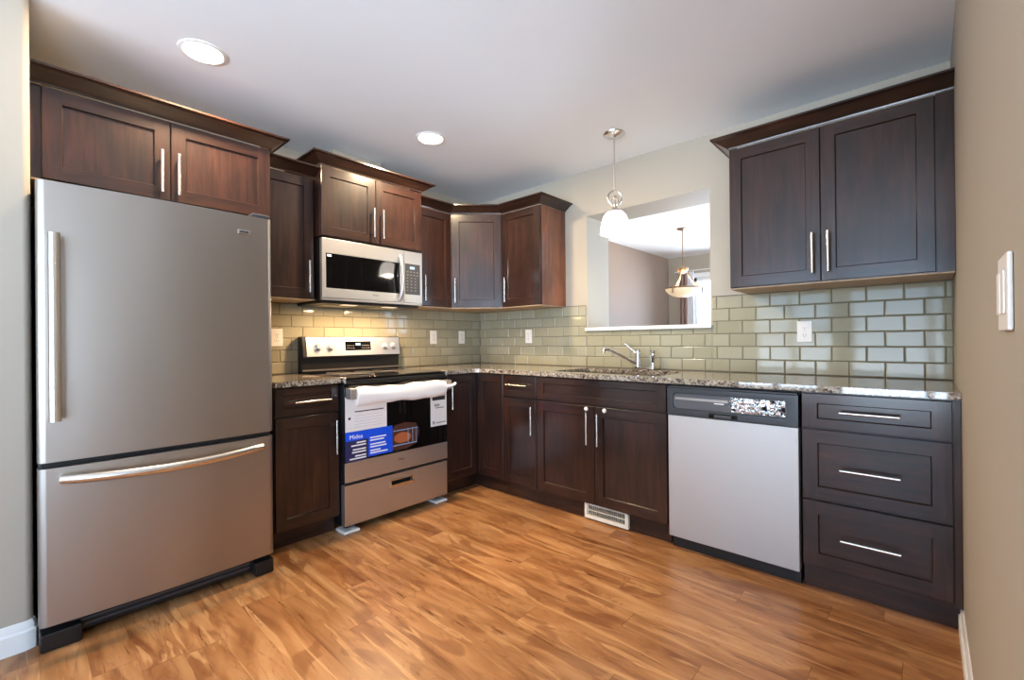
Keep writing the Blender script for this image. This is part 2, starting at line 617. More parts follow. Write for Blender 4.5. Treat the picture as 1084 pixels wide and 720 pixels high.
struct('wall_far_right', MB().poly([(YB, 0), (YRW, 0), (YRW, H), (YB, H)], XE, XE + 0.12, WALL,
       holes=[[(WIN4[0], WIN4[2]), (WIN4[1], WIN4[2]), (WIN4[1], WIN4[3]), (WIN4[0], WIN4[3])]], F=lambda s, d, z: Vector((d, s, z)), plane='sz'))
holed_wall('wall_behind_camera', YB - 0.12, YB - 0.001, SX, XE, [WIN1, WIN2], WALL)
struct('wall_dining_left', MB().box(WW, -0.12, 0.07, WT + 0.001, YD, 0, H, BROWN))
struct('wall_dining_right', MB().poly([(WT + 0.001, 0), (YD, 0), (YD, H), (WT + 0.001, H)], XE, XE + 0.12, WALL,
       holes=[[(ADDED_WIN5[0], ADDED_WIN5[2]), (ADDED_WIN5[1], ADDED_WIN5[2]), (ADDED_WIN5[1], ADDED_WIN5[3]), (ADDED_WIN5[0], ADDED_WIN5[3])]], F=lambda s, d, z: Vector((d, s, z)), plane='sz'))
holed_wall('wall_dining_far', YD, YD + 0.12, 0.07, XE, [WIN3], WALL)


def window(name, win, y, cols, mids, inward, F=WW):
    x0, x1, z0, z1 = win
    fr = MB()
    a, b = (y, y + 0.06)
    t = 0.055
    for (p, q, r_, s_) in ((x0, x1, z0, z0 + t), (x0, x1, z1 - t, z1), (x0, x0 + t, z0, z1), (x1 - t, x1, z0, z1)):
        fr.box(F, p, q, a, b, r_, s_, TRIM, 0.003)
    for k in range(1, cols):
        xm = x0 + (x1 - x0) * k / cols
        fr.box(F, xm - 0.04, xm + 0.04, a, b, z0 + t, z1 - t, TRIM, 0.003)
    for zm in mids:
        fr.box(F, x0 + t, x1 - t, a + 0.01, b - 0.01, zm - 0.02, zm + 0.02, TRIM, 0.003)
    yi = a - 0.02 if inward < 0 else b + 0.02
    # interior casing
    c = 0.07
    ya, yb = (y - 0.09, y - 0.062) if False else ((b + 0.035, b + 0.050) if inward > 0 else (a - 0.050, a - 0.035))
    for (p, q, r_, s_) in ((x0 - c, x1 + c, z1, z1 + c), (x0 - c, x0, z0, z1), (x1, x1 + c, z0, z1), (x0 - c, x1 + c, max(z0 - c, 0.0), z0)):
        fr.box(F, p, q, ya, yb, r_, s_, TRIM, 0.003)
    o = struct(name, fr)
    g = MB().box(F, x0 + t, x1 - t, y + 0.028, y + 0.032, z0 + t, z1 - t, GLASS)
    p = g.build('pane', o)
    return o


window('window_1', WIN1, YB - 0.095, 2, (1.25,), 1)
window('window_2', WIN2, YB - 0.095, 3, (), 1)
window('window_3', WIN3, YD + 0.035, 2, (1.30,), -1)
window('added_window_5', ADDED_WIN5, XE + 0.035, 3, (), -1, WA)
window('window_4', WIN4, XE + 0.035, 3, (), -1, WA)

# boxed duct above the microwave cabinet, painted like the wall
struct('trim_1', MB().box(WW, 0.0005, 0.215, -1.55, -1.18, 2.29, H - 0.0005, WALL, 0.004))
# pass-through sill
struct('trim_2', MB().box(WW, OP[0] - 0.012, OP[1] + 0.012, -0.026, -0.0008, OP[2] - 0.010, OP[2] + 0.016, TRIM, 0.004)
       .box(WW, OP[0] + 0.0005, OP[1] - 0.0005, -0.0008, WT + 0.02, OP[2] + 0.0005, OP[2] + 0.016, TRIM, 0.003))


def baseboard(path, h=0.092, t=0.014):
    """plan polyline, board on the left-hand side of travel"""
    prof = [(0.0, 0.0), (t, 0.0), (t, h * 0.66), (t * 0.62, h * 0.72), (t * 0.62, h * 0.86), (t * 0.3, h), (0.0, h)]
    return sweep(path, prof, TRIM)


def sweep(path, prof, m, segs=None, mb=None, zoff=0.0):
    """sweep profile (offset to the right of travel, z) along a plan polyline with mitred corners"""
    P = [Vector((p[0], p[1])) for p in path]
    N = len(P)
    nr = []
    for i in range(N - 1):
        d = (P[i + 1] - P[i]).normalized()
        nr.append(Vector((d.y, -d.x)))
    off = []
    for i in range(N):
        if i == 0:
            off.append(nr[0])
        elif i == N - 1:
            off.append(nr[-1])
        else:
            b = nr[i - 1] + nr[i]
            off.append(b / (b.dot(nr[i])))
    mb = mb or MB()
    segs = segs or [(0, N - 1)]
    K = len(prof)
    for a, b in segs:
        vs, fs = [], []
        for i in range(a, b + 1):
            for (o, z) in prof:
                q = P[i] + off[i] * o
                vs.append(Vector((q.x, q.y, z + zoff)))
        for i in range(b - a):
            for k in range(K):
                fs.append([i * K + k, i * K + (k + 1) % K, (i + 1) * K + (k + 1) % K, (i + 1) * K + k])
        fs.append(list(range(K)))
        fs.append([(b - a) * K + k for k in range(K)])
        mb.raw(vs, fs, m)
    return mb


bb = baseboard([(XR, -0.582), (XR, YRW + 0.02), (XR + 0.02, YRW), (XE, YRW)])
struct('baseboard_right', bb)
bb = baseboard([(SX, YB)] + [(SX, SY - 0.025), (SX - 0.008, SY - 0.006), (SX - 0.025, SY)], 0.104, 0.015)
struct('baseboard_left', bb)
struct('baseboard_dining', baseboard([(0.38, YD), (0.07, YD), (0.07, WT + 0.002)][::-1]))

# ------------------------------------------------------------------ tiled backsplash
TW, TH = 0.1495, 0.0790


def tiles(F, regions, joint, zbase, name):
    mb = MB()
    vs, fs = [], []
    thick, cham, g = 0.0085, 0.0045, 0.0028
    for (s0, s1, z0, z1) in regions:
        mb.box(F, s0, s1, 0.0006, 0.0045, z0, z1, GROUT)
    smin = min(r[0] for r in regions)
    smax = max(r[1] for r in regions)
    for (s0, s1, z0, z1) in regions:
        for r in range(12):
            a_z, b_z = zbase + r * TH, zbase + (r + 1) * TH
            lo, hi = max(a_z + g / 2, z0), min(b_z - g / 2, z1)
            if hi - lo < 0.012:
                continue
            j0 = joint + (TW / 2 if r % 2 == 0 else 0)
            k = math.floor((s0 - j0) / TW) - 1
            while j0 + k * TW < s1:
                a, b = max(j0 + k * TW + g / 2, s0), min(j0 + (k + 1) * TW - g / 2, s1)
                k += 1
                if b - a < 0.010:
                    continue
                o = len(vs)
                tx, tz = random.gauss(0, 0.00025), random.gauss(0, 0.00025)
                for (ins, d, tl) in ((0, 0.004, 0), (0, thick - 0.0028, 0), (cham, thick, 1)):
                    for (sx, sz) in ((0, 0), (1, 0), (1, 1), (0, 1)):
                        ss = a + ins if sx == 0 else b - ins
                        zz = lo + ins if sz == 0 else hi - ins
                        vs.append(F(ss, d + tl * ((sx - .5) * tx + (sz - .5) * tz), zz))
                for q in range(2):
                    for e in range(4):
                        fs.append([o + q * 4 + e, o + q * 4 + (e + 1) % 4, o + q * 4 + 4 + (e + 1) % 4, o + q * 4 + 4 + e])
                fs.append([o + 8, o + 9, o + 10, o + 11])
    mb.raw(vs, fs, TILE)
    o = struct(name, mb)
    o.data.set_sharp_from_angle(angle=R(12))
    return o


ZT = ZC + 0.0005
tiles(WB, [(0.0095, OP[0] - 0.013, ZT, ZU - 0.002), (OP[0] - 0.013, OP[1] + 0.013, ZT, OP[2] - 0.011), (OP[1] + 0.013, XR - 0.001, ZT, ZU - 0.002)],
      2.934, ZC + 0.001, 'trim_3')
tiles(WA, [(-2.10, -0.0006, ZT, ZU - 0.002)], -0.03, ZC + 0.001, 'trim_4')


# ------------------------------------------------------------------ cabinetry
def hgrain(F):
    return WY if F is WA else WX


def shaker(F, s0, s1, z0, z1, d0, T=0.020, rail=0.058, rec=0.009, top=None):
    """five-piece door or drawer front with a recessed panel"""
    mb = MB()
    rt = top or rail
    e = 0.0022
    rings = [(0, 0, d0), (0, 0, d0 + T - e), (e, e, d0 + T), (rail, rt, d0 + T), (rail + 0.004, rt + 0.004, d0 + T - rec)]
    vs, fs, fm = [], [], []
    for (a, b, d) in rings:
        for (i, j) in ((0, 0), (1, 0), (1, 1), (0, 1)):
            vs.append(F(s0 + a if i == 0 else s1 - a, d, z0 + b if j == 0 else z1 - b))
    fs.append([0, 1, 2, 3]); fm.append(0)
    for q in (0, 1, 3):
        for k in range(4):
            fs.append([q * 4 + k, q * 4 + (k + 1) % 4, q * 4 + 4 + (k + 1) % 4, q * 4 + 4 + k])
            fm.append(1 if k in (0, 2) else 0)
    fs.append([16, 17, 18, 19]); fm.append(0 if (z1 - z0) > (s1 - s0) * 0.75 else 1)
    # front ring: stiles run full height, rails between them
    o = len(vs)
    d = d0 + T
    A, B, C_, D_ = s0 + e, s0 + rail, s1 - rail, s1 - e
    Z0, Z1, Z2, Z3 = z0 + e, z0 + rt, z1 - rt, z1 - e
    for (s, z) in ((B, Z0), (B, Z3), (C_, Z0), (C_, Z3)):
        vs.append(F(s, d, z))
    b0, b3, c0, c3 = o, o + 1, o + 2, o + 3
    fs.append([8, b0, 12, 15, b3, 11]); fm.append(0)
    fs.append([c0, 9, 10, c3, 14, 13]); fm.append(0)
    fs.append([b0, c0, 13, 12]); fm.append(1)
    fs.append([15, 14, c3, b3]); fm.append(1)
    mb.raw(vs, fs, [WV, hgrain(F)], fm)
    return mb


def pull(F, s, z, d, length=0.196, vertical=True, r=0.0062, out=0.032):
    mb = MB()
    h = length / 2
    if vertical:
        mb.tube([F(s, d + out, z - h), F(s, d + out, z + h)], r, NICKEL, 14)
        for q in (-h * 0.68, h * 0.68):
            mb.tube([F(s, d, z + q), F(s, d + out, z + q)], r * 0.8, NICKEL, 10)
    else:
        mb.tube([F(s - h, d + out, z), F(s + h, d + out, z)], r, NICKEL, 14)
        for q in (-h * 0.68, h * 0.68):
            mb.tube([F(s + q, d, z), F(s + q, d + out, z)], r * 0.8, NICKEL, 10)
    return mb


CROWN = [(0.0, 0.0), (0.004, 0.0), (0.006, 0.007), (0.020, 0.016), (0.052, 0.040), (0.066, 0.046), (0.074, 0.049), (0.074, 0.058), (0.0, 0.058)]


def door(root, F, s0, s1, z0, z1, dface, hs=None, hz=None, horizontal=False, name='door', rail=0.058, top=None):
    d = shaker(F, s0, s1, z0, z1, dface - 0.020, rail=rail, top=top).build(name, root)
    if hs is not None:
        pull(F, hs, hz, dface, vertical=not horizontal).build('handle', d)
    return d


def wall_cab(name, label, F, s0, s1, dface, z0, z1, doors, crown, base_pt, fillers=(), under=True, endp=None, fd=0.001):
    root = thing(name, label, 'cabinet', base_pt)
    MB().box(F, s0, s1, 0.002, dface - 0.0205, z0, z1, WV, 0.0012).build('carcass', root)
    for (a, b, hs, hz) in doors:
        door(root, F, a, b, z0 + 0.004, z1 - 0.004, dface, hs, hz)
    for (a, b) in fillers:
        MB().box(F, a, b, dface - 0.0203, dface - fd, z0, z1, WV, 0.001).build('filler_strip', root)
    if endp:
        e = MB().box(F, endp + 0.0002, endp + 0.0032, 0.002, dface - 0.0205, z0, z1, REDW_LIT, 0.0005).build('lit_end_panel', root)
        e['label'] = 'reddish brown wood end panel with lamp and window light in its colour'
    if under:
        MB().box(F, s0 + 0.002, s1 - 0.002, 0.004, dface - 0.004, z0 - 0.0065, z0 - 0.0003, MAPLE, 0.001).build('underside', root)
    if crown:
        sweep(crown[0], CROWN, WX if F is WB else WY, [crown[1]], zoff=z1 + 0.0005).build('crown_molding', root)
    return root


ZT1 = 2.153          # top of the regular wall cabinets
ZTR = 2.226          # top of the raised microwave cabinet
DM = 0.405
Y0, Y1, Y2, Y3 = -0.6152, -0.9620, -1.7230, -2.0630
YF0, YF1 = -2.9580, -2.0635
# sweep direction: room must lie to the right of travel
c_mid = [(DU, Y1), (DU, Y0), (0.6152, -DU), (1.0182, -DU), (1.0182, -0.001)]   # from microwave cabinet round the corner
HU = 1.53            # handle height on wall cabinets

# over the refrigerator
DF = 0.545
wall_cab('wall_cabinet', 'wide dark wood cabinet with two doors above the refrigerator', WA, YF0 + 0.0005, YF1, DF, 1.79, 2.17,
         [(-2.925, -2.5055, -2.541, 1.918), (-2.502, -2.0660, -2.478, 1.916)],
         ([(DF, YF0 + 0.0005), (DF, YF1), (0.001, YF1)], (0, 2)), (0.3, -2.5, 1.79), fillers=[(YF0 + 0.0005, -2.9275)], fd=0.014)
# narrow one between refrigerator and microwave
wall_cab('wall_cabinet', 'narrow dark wood wall cabinet between the refrigerator and the microwave', WA, Y3 + 0.002, Y2 - 0.001, DU, ZU, ZT1,
         [(Y3 + 0.004, Y2 - 0.012, -1.774, HU)], ([(DU, Y3 + 0.0005), (DU, Y2 - 0.0005)], (0, 1)), (0.16, -1.9, ZU))
# above the microwave
wall_cab('wall_cabinet', 'short raised dark wood cabinet with two doors above the microwave', WA, Y2, Y1, DM, 1.785, ZTR,
         [(Y2 + 0.003, -1.3435, -1.370, 1.922), (-1.3405, Y1 - 0.003, -1.301, 1.922)],
         ([(0.001, Y2), (DM, Y2), (DM, Y1), (0.001, Y1)], (0, 3)), (0.2, -1.34, 1.785), under=False)
# right of the microwave
wall_cab('wall_cabinet', 'narrow dark wood wall cabinet between the microwave and the corner cabinet', WA, Y1 + 0.001, Y0 - 0.0005, DU, ZU, ZT1,
         [(Y1 + 0.004, Y0 - 0.003, -0.897, HU)], (c_mid, (0, 1)), (0.16, -0.79, ZU))
# diagonal corner unit
root = thing('corner_wall_cabinet', 'dark wood wall cabinet set diagonally across the room corner', 'cabinet', (0.25, -0.25, ZU))
_in = 0.0205 * math.sqrt(2)
MB().poly([(0.002, -0.002), (0.6142, -0.002), (0.6142, -DU + 0.0205), (DU - 0.0205 + 0.012, Y0 + 0.001 - 0.0), (0.002, Y0 + 0.001)], ZU, ZT1, WV).build('carcass', root)
Ld = math.hypot(0.6152 - DU, 0.6152 - DU)
door(root, WD, 0.004, Ld - 0.004, ZU + 0.004, ZT1 - 0.004, 0.0, 0.030, HU)
MB().poly([(0.004, -0.004), (0.612, -0.004), (0.612, -DU + 0.006), (DU - 0.006, Y0 + 0.003), (0.004, Y0 + 0.003)], ZU - 0.0065, ZU - 0.0003, MAPLE).build('underside', root)
sweep(c_mid, CROWN, WX, [(1, 2)], zoff=ZT1 + 0.0005).build('crown_molding', root)
# left of the pass-through
wall_cab('wall_cabinet', 'dark wood wall cabinet with reddish end panel coloured as lit, left of the pass-through', WB, 0.6157, 1.0147, DU, ZU, ZT1,
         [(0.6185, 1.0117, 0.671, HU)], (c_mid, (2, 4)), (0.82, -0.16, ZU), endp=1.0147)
# right of the pass-through
DR = 0.347
wall_cab('wall_cabinet', 'large two door dark wood wall cabinet against the right wall', WB, 2.367, XR - 0.001, DR, ZU + 0.002, ZT1 + 0.004,
         [(2.370, 2.7845, 2.7545, 1.537), (2.7875, 3.196, 2.819, 1.537)],
         ([(2.367, -0.001), (2.367, -DR), (XR - 0.001, -DR)], (0, 2)), (2.8, -0.16, ZU), fillers=[(3.199, XR - 0.001)])

# ---- base units
ZB = 0.880


def carcass(F, s0, s1, root, depth=DB - 0.0205, toe=0.575):
    MB().box(F, s0, s1, 0.002, depth, 0.10, ZB, WV, 0.0012).build('carcass', root)
    MB().box(F, s0, s1, 0.30, toe, 0.0005, 0.0995, hgrain(F), 0.001).build('toe_kick', root)


ZD0, ZD1, ZR0, ZR1 = 0.112, 0.712, 0.722, 0.874
# beside the refrigerator
root = thing('base_cabinet', 'dark wood base cabinet with one drawer between refrigerator and range', 'cabinet', (0.3, -1.9, 0))
carcass(WA, -2.082, -1.7235, root, toe=0.545)
door(root, WA, -2.079, -1.7265, ZR0, ZR1, DB, -1.884, 0.795, True, 'drawer', rail=0.045, top=0.04)
door(root, WA, -2.079, -1.7265, ZD0, ZD1, DB, -1.7535, 0.573)
# corner unit
root = thing('corner_base_cabinet', 'dark wood corner base cabinet with two inward angled doors right of the range', 'cabinet', (0.3, -0.3, 0))
c = DB - 0.0205
MB().poly([(0.002, -0.002), (0.8955, -0.002), (0.8955, -c), (c, -c), (c, -0.9505), (0.002, -0.9505)], 0.10, ZB, WV).build('carcass', root)
MB().poly([(0.40, -0.40), (0.8955, -0.40), (0.8955, -0.575), (0.548, -0.575), (0.548, -0.9505), (0.40, -0.9505)], 0.0005, 0.0995, WX).build('toe_kick', root)
door(root, WA, -0.948, -DB - 0.004, ZD0, ZR1, DB, -0.890, 0.728)
door(root, WB, DB + 0.004, 0.8925, ZD0, ZR1, DB)
# drawer over door
root = thing('base_cabinet', 'narrow dark wood base cabinet with drawer over door left of the sink cabinet', 'cabinet', (1.05, -0.3, 0))
carcass(WB, 0.8965, 1.2045, root)
door(root, WB, 0.8995, 1.2020, ZR0, ZR1, DB, 1.048, 0.808, True, 'drawer', rail=0.045, top=0.04)
door(root, WB, 0.8995, 1.2020, ZD0, ZD1, DB, 1.180, 0.573)
# sink base
root = thing('sink_base_cabinet', 'wide dark wood base cabinet with two doors under the sink', 'cabinet', (1.66, -0.3, 0))
_mb = MB()
_mb.box(WB, 1.2055, 2.1215, 0.002, c, 0.10, 0.60, WV, 0.0012)
_mb.box(WB, 1.2055, 1.235, 0.002, c, 0.601, ZB, WV, 0.001).box(WB, 2.092, 2.1215, 0.002, c, 0.601, ZB, WV, 0.001)
_mb.box(WB, 1.236, 2.091, 0.57, c, 0.601, ZB, WX, 0.001)
_mb.build('carcass', root)
MB().box(WB, 1.2055, 2.1215, 0.555, 0.575, 0.0005, 0.0995, WX, 0.001).build('toe_kick', root)
shaker(WB, 1.2085, 2.1185, ZR0, ZR1, DB - 0.020, rail=0.058, top=0.04).build('false_drawer_front', root)
for (a, b, hs, ls) in ((1.2085, 1.6605, 1.6235, 1.608), (1.6635, 2.1185, 1.6995, 1.737)):
    dr = door(root, WB, a, b, ZD0, ZD1, DB, hs, 0.577)
    lk = MB().lathe([(0.0125, 0), (0.0135, 0.003), (0.0125, 0.008), (0.008, 0.0105), (0.0, 0.011)], WB(ls, DB, 0.695), WPLAS, 20, axis=(0, -1, 0)).build('child_lock', dr)
    lk['label'] = 'round white plastic child lock'
# drawer bank
root = thing('drawer_base_cabinet', 'dark wood base cabinet with three wide drawers beside the dishwasher', 'cabinet', (3.0, -0.3, 0))
carcass(WB, 2.7435, XR - 0.001, root)
for (a, b, hz) in ((0.722, 0.874, 0.800), (0.406, 0.716, 0.556), (0.112, 0.400, 0.258)):
    door(root, WB, 2.7465, 3.2330, a, b, DB, 2.985, hz, True, 'drawer', rail=0.058, top=0.042 if b - a < 0.2 else 0.058)
MB().box(WB, 3.2365, XR - 0.001, c + 0.0005, DB - 0.002, 0.10, ZB, WV, 0.001).build('filler_strip', root)

# ------------------------------------------------------------------ worktops
ZC0 = 0.8825
DC = 0.645
SK = (1.285, 2.040, -0.545, -0.135)
tag(MB().poly([(0.002, -2.086), (DC, -2.086), (DC, -1.7245), (0.002, -1.7245)], ZC0, ZC, GRAN, bev=0.002).build('worktop', None, (0.3, -1.9, ZC0)),
    'short speckled granite worktop between refrigerator and range', 'countertop')
out = [(0.002, -0.002), (XR - 0.001, -0.002), (XR - 0.001, -DC)]
out += [(DC + 0.06, -DC)] + [(DC + 0.06 - 0.06 * math.sin(R(a)), -DC - 0.06 + 0.06 * math.cos(R(a))) for a in (15, 30, 45, 60, 75)] + [(DC, -DC - 0.06)]
out += [(DC, -0.951), (0.002, -0.951)]
tag(MB().poly(out, ZC0, ZC, GRAN, holes=[rrect(*SK, 0.05)], bev=0.002).build('worktop', None, (1.5, -0.3, ZC0)),
    'long polished granite worktop round the corner holding the sink', 'countertop')

# sink
root = thing('sink', 'undermount sink basin set into the granite worktop', 'sink', (1.66, -0.34, 0.70))
rg = []
for (ins, z, rad) in ((-0.008, 0.8815, 0.058), (0.0, 0.8815, 0.05), (0.004, 0.72, 0.05), (0.03, 0.695, 0.04)):
    rg.append([(p[0], p[1], z) for p in rrect(SK[0] + ins, SK[1] - ins, SK[2] + ins, SK[3] - ins, rad)])
for (ins, z, rad) in ((0.03, 0.69, 0.04), (-0.004, 0.715, 0.05), (-0.008, 0.875, 0.058)):
    rg.append([(p[0], p[1], z) for p in rrect(SK[0] + ins, SK[1] - ins, SK[2] + ins, SK[3] - ins, rad)])
K = len(rg[0])
vs = [Vector(p) for r_ in rg for p in r_]
fs = []
for q in range(3):
    fs += [[q * K + k, q * K + (k + 1) % K, (q + 1) * K + (k + 1) % K, (q + 1) * K + k] for k in range(K)]
fs.append([3 * K + k for k in range(K)])
for q in (4, 5):
    fs += [[q * K + k, q * K + (k + 1) % K, (q + 1) * K + (k + 1) % K, (q + 1) * K + k] for k in range(K)]
fs.append([4 * K + k for k in range(K)])
fs += [[6 * K + k, 6 * K + (k + 1) % K, (k + 1) % K, k] for k in range(K)]
MB().raw(vs, fs, SINKM).build('basin', root)
MB().lathe([(0.044, 0), (0.046, 0.003), (0.03, 0.004), (0.028, 0.0015), (0.0, 0.0015)], (1.66, -0.34, 0.6955), CHROME, 24).build('drain', root)

# faucet
FX, FY = 1.680, -0.075
root = thing('faucet', 'chrome single lever kitchen faucet behind the sink', 'faucet', (FX, FY, ZC))
pl = [(p[0], p[1]) for p in rrect(FX - 0.045, FX + 0.135, FY - 0.027, FY + 0.027, 0.026, 6)]
MB().poly(pl, ZC + 0.0002, ZC + 0.018, CHROME, bev=0.006).build('deck_plate', root)
MB().lathe([(0.024, 0.0), (0.023, 0.02), (0.019, 0.035), (0.018, 0.075), (0.021, 0.079), (0.021, 0.104), (0.017, 0.118), (0.008, 0.125), (0, 0.126)], (FX, FY, ZC + 0.0182), CHROME, 24).build('faucet_body', root)
sp = [(FX - 0.006, FY - 0.006, ZC + 0.035), (FX - 0.040, FY - 0.045, ZC + 0.062), (FX - 0.085, FY - 0.095, ZC + 0.100), (FX - 0.125, FY - 0.140, ZC + 0.132),
      (FX - 0.148, FY - 0.165, ZC + 0.143), (FX - 0.162, FY - 0.181, ZC + 0.140), (FX - 0.166, FY - 0.186, ZC + 0.118)]
MB().tube(sp, [0.014, 0.012, 0.011, 0.0105, 0.0115, 0.013, 0.013], CHROME, 14).build('spout', root)
MB().tube([(FX - 0.010, FY - 0.004, ZC + 0.105), (FX - 0.030, FY - 0.012, ZC + 0.130), (FX - 0.085, FY - 0.030, ZC + 0.182)], [0.008, 0.007, 0.0055], CHROME, 12).build('lever', root)
root = thing('side_sprayer', 'upright chrome side sprayer right of the faucet', 'sprayer', (FX + 0.108, FY, ZC + 0.0182))
MB().lathe([(0.021, 0.0005), (0.020, 0.012), (0.014, 0.018), (0.013, 0.03)], (FX + 0.108, FY, ZC + 0.0182), CHROME, 20).build('holder', root)
MB().lathe([(0.012, 0.0305), (0.013, 0.05), (0.016, 0.066), (0.017, 0.082), (0.012, 0.086), (0.012, 0.091), (0.017, 0.096), (0.018, 0.105), (0.012, 0.116), (0, 0.119)], (FX + 0.108, FY, ZC + 0.0182), CHROME, 20).build('spray_head', root)

# ------------------------------------------------------------------ refrigerator
FL, FR_, FF = -2.9495, -2.150, 0.812
root = thing('refrigerator', 'tall stainless bottom freezer refrigerator at the left end of the stove wall', 'refrigerator', (0.42, -2.55, 0))
MB().box(WA, FL + 0.004, FR_ - 0.004, 0.03, 0.735, 0.055, 1.712, FRSIDE, 0.004).build('body', root)


def fdoor(z0, z1):
    """slightly bowed door with rounded vertical edges"""
    mb = MB()
    n, prof = 16, []
    w2 = (FR_ - FL) / 2
    mid = (FR_ + FL) / 2
    rr = 0.022
    prof = [(FL, 0.737)]
    prof += [(FL + rr - rr * math.cos(R(a)), FF - 0.014 - rr + rr * math.sin(R(a))) for a in (0, 20, 40, 60, 80)]
    for k in range(n + 1):
        t = -1 + 2 * k / n
        prof.append((mid + t * (w2 - rr - 0.001), FF - 0.013 * t * t))
    prof += [(FR_ - rr + rr * math.cos(R(a)), FF - 0.014 - rr + rr * math.sin(R(a))) for a in (80, 60, 40, 20, 0)]
    prof += [(FR_, 0.737)]
    mb.poly(prof, z0, z1, STEEL, F=lambda a, b, z: WA(a, b, z), bev=0.0)
    return mb


dr = fdoor(0.690, 1.722).build('upper_door', root, angle=25)
hs = -2.905
mb = MB()
hw = 0.017
hp = [(hs - hw, 0.0), (hs - hw * 0.8, 0.010), (hs, 0.015), (hs + hw * 0.8, 0.010), (hs + hw, 0.0), (hs + hw * 0.8, -0.008), (hs - hw * 0.8, -0.008)]
mb.poly([(a, FF + 0.038 + b) for a, b in hp], 0.845, 1.525, NICKEL, F=WA)
for z in (0.875, 1.495):
    mb.box(WA, hs - 0.011, hs + 0.011, FF - 0.012, FF + 0.034, z - 0.020, z + 0.020, NICKEL, 0.004)
mb.build('handle', dr, angle=50)
MB().box(WA, -2.303, -2.250, FF - 0.010, FF + 0.0015, 1.630, 1.650, NICKEL, 0.002).box(WA, -2.294, -2.259, FF + 0.0012, FF + 0.0022, 1.635, 1.645, DGREY).build('badge', dr)
dr = fdoor(0.094, 0.668).build('freezer_drawer', root, angle=25)
pts, rad = [], []
for k in range(25):
    t = k / 24
    s = -2.890 + t * 0.680
    b = math.sin(math.pi * t)
    pts.append(WA(s, FF + 0.012 + 0.052 * b ** 0.8, 0.628 - 0.012 * b))
    rad.append(0.0185 if 0 < k < 24 else 0.0165)
mb = MB().tube(pts, rad, NICKEL, 16)
for s in (-2.868, -2.232):
    mb.box(WA, s - 0.012, s + 0.012, FF - 0.014, FF + 0.022, 0.616, 0.640, NICKEL, 0.003)
mb.build('handle', dr)
MB().box(WA, FL + 0.010, FR_ - 0.010, 0.737, 0.775, 0.6685, 0.6895, BLACK).build('door_gasket', root)
mb = MB().box(WA, FL + 0.08, FR_ - 0.08, 0.64, 0.755, 0.022, 0.088, BLACK, 0.006)
for k in range(2):
    mb.box(WA, FL + 0.10, FR_ - 0.10, 0.755, 0.760, 0.040 + k * 0.020, 0.048 + k * 0.020, DGREY, 0.001)
mb.build('toe_grille', root)
for (a, b) in ((FL + 0.002, FL + 0.115), (FR_ - 0.085, FR_ - 0.002)):
    MB().box(WA, a, b, 0.60, 0.795, 0.0005, 0.068, BLACK, 0.008).build('foot_cover', root)
MB().box(WA, FR_ - 0.085, FR_ - 0.006, 0.66, 0.788, 1.7235, 1.746, DGREY, 0.008).build('hinge_cover', root)

# ------------------------------------------------------------------ microwave
root = thing('microwave', 'stainless over-the-range microwave under the raised cabinet', 'microwave', (0.2, -1.34, 1.38))
ML, MR = -1.7195, -0.9640
MB().box(WA, ML + 0.003, MR - 0.003, 0.011, 0.372, 1.386, 1.780, BLACK, 0.003).build('body', root)
MZ0, MZ1 = 1.390, 1.774
MS = -1.122
mb = MB().poly([(ML, MZ0 + 0.012), (ML, MZ1), (MS - 0.0015, MZ1), (MS - 0.0015, MZ0 + 0.012)], 0.3725, DM, STEEL_L,
               holes=[[(ML + 0.026, 1.462), (MS - 0.035, 1.462), (MS - 0.035, 1.681), (ML + 0.026, 1.681)]], F=WA, plane='sz', bev=0.002)
dr = mb.build('microwave_door', root)
MB().box(WA, ML + 0.0265, MS - 0.0355, 0.375, DM - 0.003, 1.4625, 1.6805, BLACKG).build('window', dr)
pts = []
for k in range(17):
    t = k / 16
    pts.append(WA(-1.160 + 0.0 * t, DM + 0.006 + 0.040 * math.sin(math.pi * t) ** 0.7, 1.418 + t * 0.310))
MB().tube(pts, 0.0125, STEEL_L, 14).build('handle', dr)
MB().text('Midea', WA, -1.35, DM + 0.0006, 1.432, 0.019, MGREY, 'CENTER').build('brand_lettering', dr)
MB().box(WA, ML + 0.034, ML + 0.062, DM - 0.0028, DM - 0.0012, 1.660, 1.674, INKW).build('sticker', dr)
mb = MB().poly([(MS + 0.0015, MZ0 + 0.012), (MS + 0.0015, MZ1), (MR, MZ1), (MR, MZ0 + 0.012)], 0.3725, DM, STEEL_L, F=WA, plane='sz', bev=0.002)
cp = mb.build('control_panel', root)
MB().box(WA, MS + 0.008, MR - 0.020, DM - 0.001, DM + 0.0012, 1.462, 1.684, DGREY, 0.001).build('keypad', cp)
MB().box(WA, MS + 0.050, MS + 0.090, DM + 0.0010, DM + 0.0020, 1.646, 1.664, DISP).build('clock_display', cp)
mb = MB()
for r_ in range(7):
    for q in range(4 if r_ < 2 else 3):
        a = MS + 0.022 + q * (0.028 if r_ < 2 else 0.034)
        z = 1.622 - r_ * 0.0225
        mb.box(WA, a, a + (0.016 if r_ < 2 else 0.012), DM + 0.0010, DM + 0.0018, z, z + 0.007, MGREY)
mb.build('key_markings', cp)
MB().box(WA, ML, MR, 0.373, DM - 0.004, MZ0 - 0.004, MZ0 + 0.0115, STEEL_L, 0.002).build('bottom_trim', root)
mb = MB().box(WA, ML + 0.01, MR - 0.01, 0.012, 0.372, 1.368, 1.3855, BLACK, 0.003)
mb.build('vent_base', root)
for (a, b) in ((ML + 0.08, ML + 0.30), (MR - 0.30, MR - 0.08)):
    MB().box(WA, a, b, 0.10, 0.26, 1.3655, 1.3679, STEEL).build('grease_filter', root)
